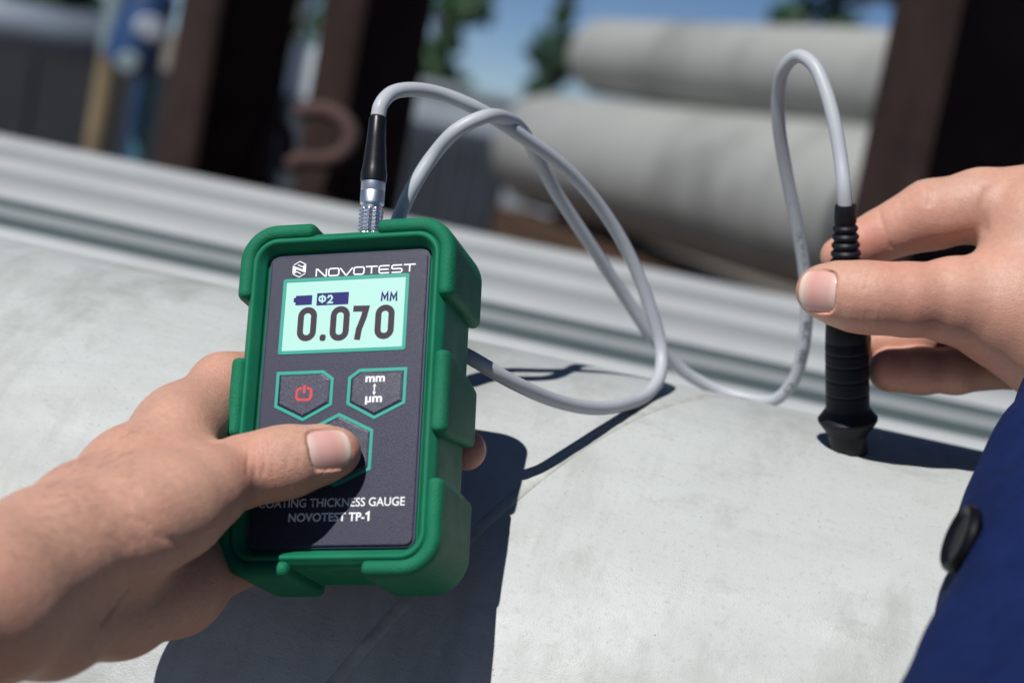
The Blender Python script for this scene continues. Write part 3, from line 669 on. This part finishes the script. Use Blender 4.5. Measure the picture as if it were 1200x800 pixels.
# ------------------------------------------------------------------ probe, cable and plug
d0 = pipe_hit(993, 524)
tip = W(994, 530, d0-.001); topd = d0-.030
top = W(990.5, 240, topd)
probe = empty('measuring_probe', tuple(tip)); tag(probe, 'black probe on a grey cable, standing on the large pipe and plugged into the gauge', 'probe')
def rel(p): return np.asarray(p)-tip
PL = np.linalg.norm(top-tip)
def pxm(w, y): return w/2/FPX*(d0+(topd-d0)*(530-y)/290)
def prof(L): return [((530-y)/290*PL, pxm(w, y)) for y, w in L]
handle = lathe('handle', prof([(508, 47), (506, 48), (492, 68), (490.5, 69.5), (488, 69.5), (486.5, 67), (477, 52.5), (475, 51), (461, 51), (460, 51), (459, 49.6), (457.5, 49.6), (456.5, 51), (455.3, 51), (443.5, 51), (442, 51), (441, 49.6), (439.5, 49.6), (438.5, 51), (437.3, 51), (426.5, 51), (425, 51), (424, 49.6), (422.5, 49.6), (421.5, 51), (420.3, 51), (412.5, 51), (411, 51), (410, 49.6), (408.5, 49.6), (407.5, 51), (406.3, 51), (398, 50.6), (397, 49.4), (395.5, 49.4), (394.5, 50.4), (380, 49), (360, 46), (330, 40), (312, 36), (308, 35)]), (0, 0, 0), rel(top), M['black_rubber'], probe, 56)
lathe('foot', prof([(530, 44), (529, 46), (520, 46.5), (507, 47)]), (0, 0, 0), rel(top), M['black_plastic'], probe, 64, endfun=lambda i, x, y: max(0, .0042-abs(x+.0035)*1.3) if i <= 1 and y < 0 else 0)
pr = []
for k, y in enumerate(np.linspace(309, 262, 6)[:-1]): w = 37-k*1.9; pr += [(y, w-5), (y-1.5, w-3.5), (y-3.2, w), (y-6, w), (y-7.6, w-3.5), (y-8.6, w-5)]
lathe('strain_relief', prof(pr+[(261, 24), (259.5, 26), (242, 25), (240, 23.5), (239.8, 16)]), (0, 0, 0), rel(top), M['black_rubber'], probe, 40)
# plug
pl0, pl1 = W(433.5, 276, .705), W(442.8, 136, .712); Lp = np.linalg.norm(pl1-pl0)
def pp(L): return [((276-y)/140*Lp, w/2/FPX*.708) for y, w in L]
lathe('plug_collar', pp([(278, 29)]+[(q, w) for r in range(6) for q, w in ((272-r*4.4, 24), (271.3-r*4.4, 29.5), (269-r*4.4, 29.5), (268.3-r*4.4, 24))]+[(245, 27)]), rel(pl0), rel(pl1), M['steel'], probe, 120, rfun=lambda th, t, r: 1-.20*(.5+.5*math.copysign(abs(math.cos(9*th))**.5, math.cos(9*th))))
lathe('plug_ring', pp([(246, 24), (240.5, 24), (240.2, 27.5), (238, 27.5)]), rel(pl0), rel(pl1), M['steel'], probe, 40)
lathe('plug_sleeve', pp([(240, 27), (239, 28.6), (226, 28.6), (225.5, 28), (224.5, 28), (224, 28.6), (214.5, 28.6), (213.5, 27)]), rel(pl0), rel(pl1), M['steel_b'], probe, 48)
lathe('plug_boot', pp([(214, 28), (213, 31), (203, 31), (199, 29), (190, 27), (165, 23), (139, 20), (137, 18), (136.5, 14)]), rel(pl0), rel(pl1), M['black_plastic'], probe, 36, rfun=lambda th, t, r: 1-.05*(math.cos(2*th) > .6)*(t > .055))
pd = pipe_hit
CP = [(443, 137, .712), (446, 124, .713), (458, 110, .718), (480, 105, .725), (515, 110, .735), (560, 128, .745), (612, 160, .757), (662, 197, .768), (705, 245, .779), (738, 300, .789), (762, 360, .796), (775, 410, .798), (773, 440, .792), (758, 462, pd(758, 466)-.004), (730, 474, pd(730, 478)-.010), (695, 478, .742), (650, 469, .726), (600, 447, .712), (555, 421, .706), (515, 398, .708), (480, 362, .716), (462, 315, .724), (462, 275, .730),
      (472, 244, .735), (487, 214, .735), (508, 182, .737), (535, 153, .734), (568, 137, .737), (596, 140, .752), (614, 156, .771), (628, 182, .783), (652, 226, .797), (690, 284, .810), (730, 344, .822), (765, 396, .833), (800, 434, .844), (840, 456, .850), (880, 468, .846), (908, 468, .838), (928, 449, .830), (940, 415, .822), (945, 370, .815), (943, 320, .808), (933, 260, .799), (921, 200, .789), (913, 150, .779), (912, 110, .770), (919, 80, .760), (935, 66, .752), (953, 76, .745), (967, 105, .740), (978, 145, .736), (985, 185, .733), (989, 220, .730), (990.5, 245, topd)]
CP = [(x, y, d+(.022*min(max((x-570)/150, 0), 1) if i < len(CP)-1 and not (740 > x > 715 and 470 < y < 478) and not (x == 758) else 0)) for i, (x, y, d) in enumerate(CP)]
cp = catmull([rel(W(*p)) for p in CP], 10); CRAD = .00285
cable = tube('cable', cp, CRAD, M['cable'], probe, 24)
# print on the sheath: letters wrapped round the tube
cT, cN, cB = frames(cp); cs = np.concatenate([[0], np.cumsum(np.linalg.norm(np.diff(cp, axis=0), axis=1))])
def cable_text(s, px, py, h, L, flip):
    q = rel(W(px, py, .83)); vd = (q+tip)-CO; pts = cp+tip
    pr_ = np.stack([600+FPX*((pts-CO)@CR)/((pts-CO)@CF), 400-FPX*((pts-CO)@CU)/((pts-CO)@CF)], 1); i0 = 350+int(np.argmin(np.hypot(*(pr_[350:]-[px, py]).T)))
    o = text('cable_print', s, 0, 0, h, L, 0, M['ink'], None); V = np.array([v_.co[:] for v_ in o.data.vertices]); out = []
    for x, y, _ in V:
        sl = cs[i0]+(x if flip else -x); c = np.array([np.interp(sl, cs, cp[:, a]) for a in range(3)]); T_ = np.array([np.interp(sl, cs, cT[:, a]) for a in range(3)]); T_ /= np.linalg.norm(T_)
        nv = -(c+tip-CO); nv = nv-T_*(nv@T_); nv /= np.linalg.norm(nv); bv = np.cross(T_, nv); th = (y if flip else -y)/CRAD
        out.append(c+(CRAD+.00006)*(math.cos(th)*nv+math.sin(th)*bv))
    o.data.vertices.foreach_set('co', np.array(out, np.float32).ravel()); o.data.update(); o.parent = cable; return o
cable_text('80\u00b0C 1000V', 942, 402, 2.6, 23, False); cable_text('CE', 928, 452, 2.6, 6, False); cable_text('AWM JC', 942, 290, 2.6, 17, True); cable_text('V', 932, 232, 2.4, 3, True)

# ------------------------------------------------------------------ hands
def pt(px, py, d, r): return (*camm(px, py, d), r)
def c3(L): return [camm(*p) for p in L]
def nail(G, F, centre, tipdir, normal, ln, wd, curv, name, parent_list):
    """cut a bed for the nail; returns a function that makes the plate"""
    c = np.asarray(centre, float); a = np.asarray(tipdir, float); a /= np.linalg.norm(a); n = np.asarray(normal, float); n -= a*(n@a); n /= np.linalg.norm(n); b = np.cross(n, a)
    hs = np.arange(6, -6, -.05); us = (-ln*.5, ln*.30); hh = []
    for u_ in us:
        f = sample(G, F, c+a*u_+n*hs[:, None]); hh.append(hs[np.argmax(f < 0)])
    h0, h1 = hh[0]-.25, hh[1]+.25; sl_ = (h1-h0)/(us[1]-us[0]); c = c+n*(h0-sl_*us[0]+.12); a = a+n*sl_; a /= np.linalg.norm(a); n = n-a*(n@a); n /= np.linalg.norm(n)
    b = np.cross(n, a); vs = []
    for v0 in (-wd*.42, wd*.42):
        f = sample(G, F, c+b*v0+n*hs[:, None]); vs.append(hs[np.argmax(f < 0)])
    n = n-b*(vs[1]-vs[0])/(wd*.84)*.9; n /= np.linalg.norm(n); b = np.cross(n, a)
    sl, x, y, z = G.sub(c-ln*1.2-6, c+ln*1.2+6)
    u = (x-c[0])*a[0]+(y-c[1])*a[1]+(z-c[2])*a[2]; v_ = (x-c[0])*b[0]+(y-c[1])*b[1]+(z-c[2])*b[2]; w = (x-c[0])*n[0]+(y-c[1])*n[1]+(z-c[2])*n[2]
    surf = -(v_**2)/(2*curv)-(v_**4)/(8*curv**3)-np.maximum(u, 0)**2/(2*34)-np.minimum(u, 0)**2/(2*60)
    out = ((np.abs(u)/(ln/2+.35))**3.4+(np.abs(v_)/(wd/2+.35))**3.4)**(1/3.4)-1
    cut = smax(out*wd/2, -(w-surf+.04), .3)                  # everything above the plate within its outline
    F[sl] = smax(F[sl], -cut, .5)
    # nail folds at the sides and the cuticle
    fold = np.exp(-((out*wd/2-.8)/1.0)**2)*np.exp(-((w-surf)/2.2)**2)*(u < ln*.28)*.30
    F[sl] -= fold.astype(np.float32)
    def make(parent, mat):
        nu, nv = 26, 22; vv = []; ff = []; att = []
        for i in range(nu+1):
            for j in range(nv+1):
                p = -1+2*i/nu; q = -1+2*j/nv                  # square to superellipse
                m_ = max(abs(p), abs(q)); e = (abs(p)**3.4+abs(q)**3.4)**(1/3.4)+1e-9; s_ = m_/e
                U, V_ = p*s_*ln/2, q*s_*wd/2
                S_ = -(V_**2)/(2*curv)-(V_**4)/(8*curv**3)-max(U, 0)**2/68-min(U, 0)**2/120+.05
                if m_ > .999: S_ -= .20
                vv.append(c+a*U+b*V_+n*S_); att.append(U/ln+.5)
        for i in range(nu):
            for j in range(nv): k = i*(nv+1)+j; ff.append((k, k+nv+1, k+nv+2, k+1))
        me = mesh(name, cam2w(np.array(vv)), ff); at = me.attributes.new('nailu', 'FLOAT', 'POINT'); at.data.foreach_set('value', np.array(att, np.float32))
        o = link(name, me, mat, parent, True); return o
    return make
def sample(G, F, P):
    q = (np.asarray(P)-G.lo)/G.h; i = np.clip(np.floor(q).astype(int), 0, G.n-2); t_ = q-i; r_ = 0
    for a in (0, 1):
        for b in (0, 1):
            for c in (0, 1): r_ = r_+F[i[..., 0]+a, i[..., 1]+b, i[..., 2]+c]*(t_[..., 0] if a else 1-t_[..., 0])*(t_[..., 1] if b else 1-t_[..., 1])*(t_[..., 2] if c else 1-t_[..., 2])
    return r_
def snap(G, F, L):                 # pixels -> points on the front surface of the field
    out = []
    for p in L:
        D = np.arange(-G.ax[2][-1]+1, -G.ax[2][0]-1, .4); P = np.stack([(p[0]-600)/FPX*D, (400-p[1])/FPX*D, -D], 1); f = sample(G, F, P); k = np.argmax(f < 0)
        if f[k] < 0 and (not out or abs(out[-1][2]-P[k][2]) < 9): out.append(P[k])
    return out
def crease(G, F, L, w, a):
    P = snap(G, F, L)
    if len(P) > 1: dent(G, F, catmull(P, 4) if len(P) > 2 else P, w, a)
def finish(name, G, F, mat, flush, label):
    Pa = (B.T @ np.array([1, 0, 0])); Pc = (B.T @ (PC-CO))*1000; x, y, z = G.ax[0][:, None, None]-Pc[0], G.ax[1][None, :, None]-Pc[1], G.ax[2][None, None, :]-Pc[2]
    al = x*Pa[0]+y*Pa[1]+z*Pa[2]; dp = np.sqrt(np.maximum(x*x+y*y+z*z-al*al, 0))-PR*1000; F = smax(F, .5-dp, 1.0)
    V, Q = nets(F, G); me = fast_mesh(name, cam2w(V), Q)
    fl = np.zeros(len(V))
    for p, r, a in flush: fl = np.maximum(fl, a*np.exp(-((V-np.asarray(p))**2).sum(1)/(r*r)))
    at = me.attributes.new('flush', 'FLOAT', 'POINT'); co = np.empty(len(me.vertices)*3, np.float32)
    if len(me.vertices) == len(fl): at.data.foreach_set('value', fl.astype(np.float32))
    o = link(name, me, mat, None, True); tag(o, label, 'hand', 'hands of the person measuring'); return o

# left: thumb on the key, palm round the case, fingers behind it
lo = np.minimum(camm(-140, 880, 780), camm(-140, 880, 600)); lo[2] = -760; hi = np.maximum(camm(600, 380, 780), camm(600, 380, 600)); hi[2] = -515
G = Grid(lo, hi, .72)
Fp = G.full(); Ft = G.full()
def pt(px, py, d, r):              # the forearm comes from the viewer's side: nearer towards the left
    k = min(max((285-px)/300, 0), 1.5); d2 = d-122*k**.97; return (*camm(px, py, d2), r*d2/d)
chain(G, Fp, [pt(-190, 775, 690, 31), pt(-20, 700, 688, 24.5), pt(40, 650, 690, 19.6), pt(95, 605, 692, 17.0), pt(150, 558, 694, 15.4), pt(210, 504, 697, 14.2), pt(262, 455, 700, 12.4)], 12, 1.1)
chain(G, Fp, [pt(-20, 705, 690, 23.5), pt(30, 680, 697, 17), pt(150, 612, 702, 15), pt(268, 532, 708, 11.5)], 14, 1.1)
chain(G, Fp, [pt(-20, 710, 688, 24), pt(60, 734, 682, 15.5), pt(140, 711, 681, 15.5), pt(205, 687, 681, 15), pt(268, 654, 686, 12)], 14, 1.0)
chain(G, Fp, [pt(100, 690, 690, 14), pt(255, 595, 704, 12.5)], 12)
chain(G, Ft, [pt(-30, 690, 686, 25), pt(70, 645, 674, 20.5), pt(150, 617, 661, 19), pt(205, 592, 652, 16.5), pt(240, 572, 647, 13.6)], 10, 1.0)
chain(G, Ft, [pt(240, 572, 647, 13.6), pt(285, 552, 644, 11.6), pt(325, 543, 644, 11.7), pt(345, 539, 645, 11.2)], 5)
chain(G, Ft, [pt(345, 539, 645, 11.2), pt(378, 532, 648.5, 9.6), pt(396, 529, 650.5, 8.0)], 4)
chain(G, Ft, [pt(165, 590, 668, 14), pt(206, 540, 678, 11), pt(211, 500, 686, 10.5)], 9)
F = smin(Fp, Ft, 8.0)
for L in ([pt(262, 453, 700, 12.6), pt(345, 440, 714, 10.5), pt(450, 456, 715, 9), pt(515, 484, 706, 8)],
          [pt(265, 520, 705, 12.5), pt(355, 505, 711, 10.5), pt(470, 512, 709, 9.2), pt(546, 527, 695, 7.6)],
          [pt(258, 590, 704, 12), pt(360, 575, 702, 10), pt(465, 585, 699, 9), pt(526, 597, 686, 7.4)],
          [pt(268, 654, 688, 12), pt(340, 640, 690, 9.5), pt(420, 640, 690, 8), pt(465, 640, 685, 7)]):
    Fi = G.full(); chain(G, Fi, L, 3); F = smin(F, Fi, 4)
# creases of the palm and the web, wrinkles over the thumb joint
for L, w, a in (([(234, 640, 667), (238, 660, 667), (241, 684, 667), (244, 704, 676)], 1.0, 2.4), ([(203, 664, 661), (201, 690, 661), (199, 712, 661), (198, 728, 668)], 1.1, 1.7), ([(150, 692, 660), (138, 706, 660), (120, 728, 662)], 1.2, 1.1),
                ([(241, 521, 668), (240, 505, 676), (240, 490, 676)], .9, 1.2), ([(246, 455, 668), (258, 462, 676), (268, 474, 676)], .7, .5), ([(212, 529, 672), (232, 525, 668)], .9, .6)):
    crease(G, F, (L), w, a)
for k, xx in enumerate((268, 279, 291, 300, 311, 322)):
    crease(G, F, ([(xx+3, 513-(xx-268)*.10, 634), (xx, 535, 630), (xx-2, 555, 631)]), .75, .26 if k % 2 else .4)
for k, (xx, yy) in enumerate(((345, 512), (352, 520), (338, 525))): crease(G, F, ([(xx, yy, 632), (xx-2, yy+22, 631)]), .7, .22)
for k in range(14):
    x_, y_ = 60+random.random()*130, 560+random.random()*70; crease(G, F, ([(x_, y_, 655+.05*x_), (x_+24, y_+10, 652+.05*x_)]), 1.4, .25)
nl = nail(G, F, camm(387, 524.5, 640.5), camm(412, 520, 643.5)-camm(364, 528, 640), np.array([.04, .22, .97]), 16.4, 14.4, 8.4, 'thumbnail', None)
hl_ = finish('hand', G, F, M['skin'], [(camm(415, 530, 645), 7, .55), (camm(300, 545, 632), 12, .14), (camm(550, 527, 694), 12, .5), (camm(537, 597, 690), 10, .5), (camm(255, 470, 690), 16, .22)], 'bare hand gripping the green gauge with its thumb on the lowest key')
tag(nl(hl_, M['nail']), 'pale pink thumbnail')
hv = []; hf = []; rs = np.random.RandomState(3)
for k in range(170):
    x_ = 4+rs.rand()*150; y_ = 585-x_*.55+rs.rand()*95*(1-.3*x_/150); q = snap(G, F, [(x_, y_)])
    if not q: continue
    q = q[0]; e_ = .8; gv = np.array([sample(G, F, q+np.eye(3)[a]*e_)-sample(G, F, q-np.eye(3)[a]*e_) for a in range(3)]); gv /= np.linalg.norm(gv)+1e-9
    dr = np.array([.75+rs.randn()*.25, -.35+rs.randn()*.35, rs.randn()*.25]); dr -= gv*(gv@dr); dr /= np.linalg.norm(dr); L_ = 3+rs.rand()*4.5; sd_ = np.cross(gv, dr); cv = rs.randn()*.25
    base_ = len(hv); pts_ = [q+dr*L_*t_+gv*(.75*L_*t_*(1-.62*t_)-.15)+sd_*cv*L_*t_*t_ for t_ in (0, .25, .5, .75, 1)]
    for ti, p_ in enumerate(pts_):
        r_ = .044*(1-ti/4.6)
        for aa in (0, 2.09, 4.19): hv.append(p_+r_*(math.cos(aa)*gv+math.sin(aa)*sd_))
    for ti in range(4):
        for c_ in range(3): hf.append((base_+ti*3+c_, base_+ti*3+(c_+1) % 3, base_+ti*3+3+(c_+1) % 3, base_+ti*3+3+c_))
ho = link('arm_hair', mesh('arm_hair', cam2w(np.array(hv)), hf), simple('hair', (.045, .028, .018), .5), hl_); tag(ho, kind='stuff')

RH = (d0-.773)*1000
def pt(px, py, d, r): return (*camm(px, py, d+RH), r)
# right: probe pinched between thumb and fingers
lo = np.minimum(camm(920, 640, 800), camm(920, 640, 690)); lo[2] = -812; hi = np.maximum(camm(1440, 150, 800), camm(1440, 150, 690)); hi[2] = -660
G = Grid(lo, hi, .72)
Ft = G.full(); F2 = G.full()
chain(G, Ft, [pt(1300, 440, 735, 27), pt(1250, 395, 742, 27), pt(1185, 365, 742, 22), pt(1120, 352, 738, 16.6)], 10)
chain(G, Ft, [pt(1120, 352, 738, 16.6), pt(1062, 351, 732, 13.9), pt(1022, 349, 730.5, 13.5), pt(1000, 347, 731, 13.0)], 5)
chain(G, Ft, [pt(1000, 347, 731, 13.0), pt(978, 343, 733, 11.6), pt(962, 341, 735, 9.9)], 4)
chain(G, Ft, [pt(1300, 420, 742, 27), pt(1260, 330, 752, 27), pt(1225, 268, 754, 22.5)], 9)
chain(G, Ft, [pt(1190, 330, 744, 18), pt(1225, 268, 754, 22.5)], 10)
chain(G, F2, [pt(984, 300, 770, 8.0), pt(1008, 287, 769, 9.3), pt(1034, 275, 768, 10.3), pt(1062, 263, 766, 11.6), pt(1090, 252, 764, 14.0), pt(1150, 241, 762, 14.8), pt(1250, 236, 764, 17), pt(1330, 300, 768, 24)], 4)
F = smin(Ft, F2, 4.0)
for L in ([pt(1022, 402, 778, 7.5), pt(1060, 398, 778, 8.6), pt(1120, 385, 780, 9.5), pt(1250, 330, 782, 13)],
          [pt(1043, 433, 767, 9.2), pt(1080, 434, 767, 9.4), pt(1120, 434, 768, 9.6), pt(1190, 425, 772, 10.5), pt(1300, 380, 775, 15)]):
    Fi = G.full(); chain(G, Fi, L, 3); F = smin(F, Fi, 1.2)
chain(G, F, [pt(1300, 400, 745, 28), pt(1330, 520, 712, 27), pt(1330, 660, 660, 30)], 12)
for k, (xx, a) in enumerate(((1003, .16), (1011, .30), (1017, .2), (1027, .14))):
    crease(G, F, ([(xx+9, 316+k*2, 722), (xx+6-k, 327, 718), (xx+1+k, 341-k*2, 716.5)]), .7, a)
    crease(G, F, ([(xx+5, 366, 718), (xx+3, 378, 720), (xx+4, 388, 724)]), .7, a)
crease(G, F, ([(1158, 222, 750), (1150, 245, 748), (1154, 268, 744)]), 2.2, .8)
for L, a in (([(1086, 214, 760), (1090, 226, 754), (1088, 240, 752)], .6), ([(1030, 246, 762), (1034, 262, 757), (1044, 290, 758)], .5), ([(1125, 406, 762), (1118, 425, 758), (1128, 440, 758)], .8)):
    crease(G, F, (L), .9, a)
nr = nail(G, F, camm(957, 341, 724.6+RH), camm(934, 338, 729)-camm(982, 344, 723), np.array([-.06, .14, .98]), 16.4, 16.6, 10.4, 'thumbnail', None)
hr_ = finish('hand', G, F, M['skin_b'], [(camm(945, 345, 735), 11, .35), (camm(1000, 290, 762), 16, .7), (camm(1045, 433, 745), 30, .75), (camm(1100, 436, 745), 26, .5), (camm(1030, 400, 755), 20, .8), (camm(1090, 250, 742), 22, .30), (camm(1050, 275, 745), 22, .45), (camm(1120, 265, 742), 18, .3)], 'bare hand pinching the black probe between thumb and fingers')
tag(nr(hr_, M['nail']), 'glossy pink thumbnail')

# sleeve of the jacket at the right
ax_pts = catmull([W(1372, 392, .715), W(1345, 500, .675), W(1300, 640, .622), W(1262, 780, .572), W(1225, 930, .52), W(1190, 1080, .47)], 14)
T_, N_, B_ = frames(ax_pts); sv = []; sf = []; SEG = 96; nr_ = len(ax_pts)
sd = np.concatenate([[0], np.cumsum(np.linalg.norm(np.diff(ax_pts, axis=0), axis=1))])
def srad(s_, a): return .0448+.004*s_/.3+.0022*math.sin(3*a+s_*34)+.0016*math.sin(5*a-s_*48+1)+.0010*math.sin(9*a+s_*80+2)*math.sin(s_*21)+.0018*math.exp(-((s_-.135-.018*math.sin(a*1.0+.5))/.006)**2)-.0016*math.exp(-((s_-.148-.018*math.sin(a+.5))/.005)**2)
for i in range(nr_):
    for j in range(SEG): a = 2*math.pi*j/SEG; r_ = srad(sd[i], a); sv.append(ax_pts[i]+r_*(math.cos(a)*N_[i]+math.sin(a)*B_[i]))
ins = len(sv)
for i in (0, 6):
    for j in range(SEG): a = 2*math.pi*j/SEG; r_ = srad(sd[i], a)-.003; sv.append(ax_pts[i]+r_*(math.cos(a)*N_[i]+math.sin(a)*B_[i]))
for i in range(nr_-1):
    for j in range(SEG): sf.append((i*SEG+j, i*SEG+(j+1) % SEG, (i+1)*SEG+(j+1) % SEG, (i+1)*SEG+j))
for j in range(SEG): sf.append((j, ins+j, ins+(j+1) % SEG, (j+1) % SEG)); sf.append((ins+j, ins+SEG+j, ins+SEG+(j+1) % SEG, ins+(j+1) % SEG))
sl_ = link('sleeve', mesh('sleeve', sv, sf), M['navy'], hr_, True); tag(sl_, 'navy blue jacket sleeve with a black button')
# button seen edge-on on the sleeve
bc = W(1127, 631, .578); bn = -CR*.90+CU*.38-CF*.03; bn = bn/np.linalg.norm(bn)
bo = lathe('cuff_button', [(-.0022, .0075), (-.0018, .0102), (0, .0112), (.0016, .0108), (.0024, .0098), (.0020, .0086), (.0010, .0076), (.0008, .003), (.0008, .0005)], bc, bc+bn, M['button'], sl_, 40)
lathe('button_shank', [(-.010, .003), (-.0015, .003)], bc, bc+bn, M['black_plastic'], bo, 16)
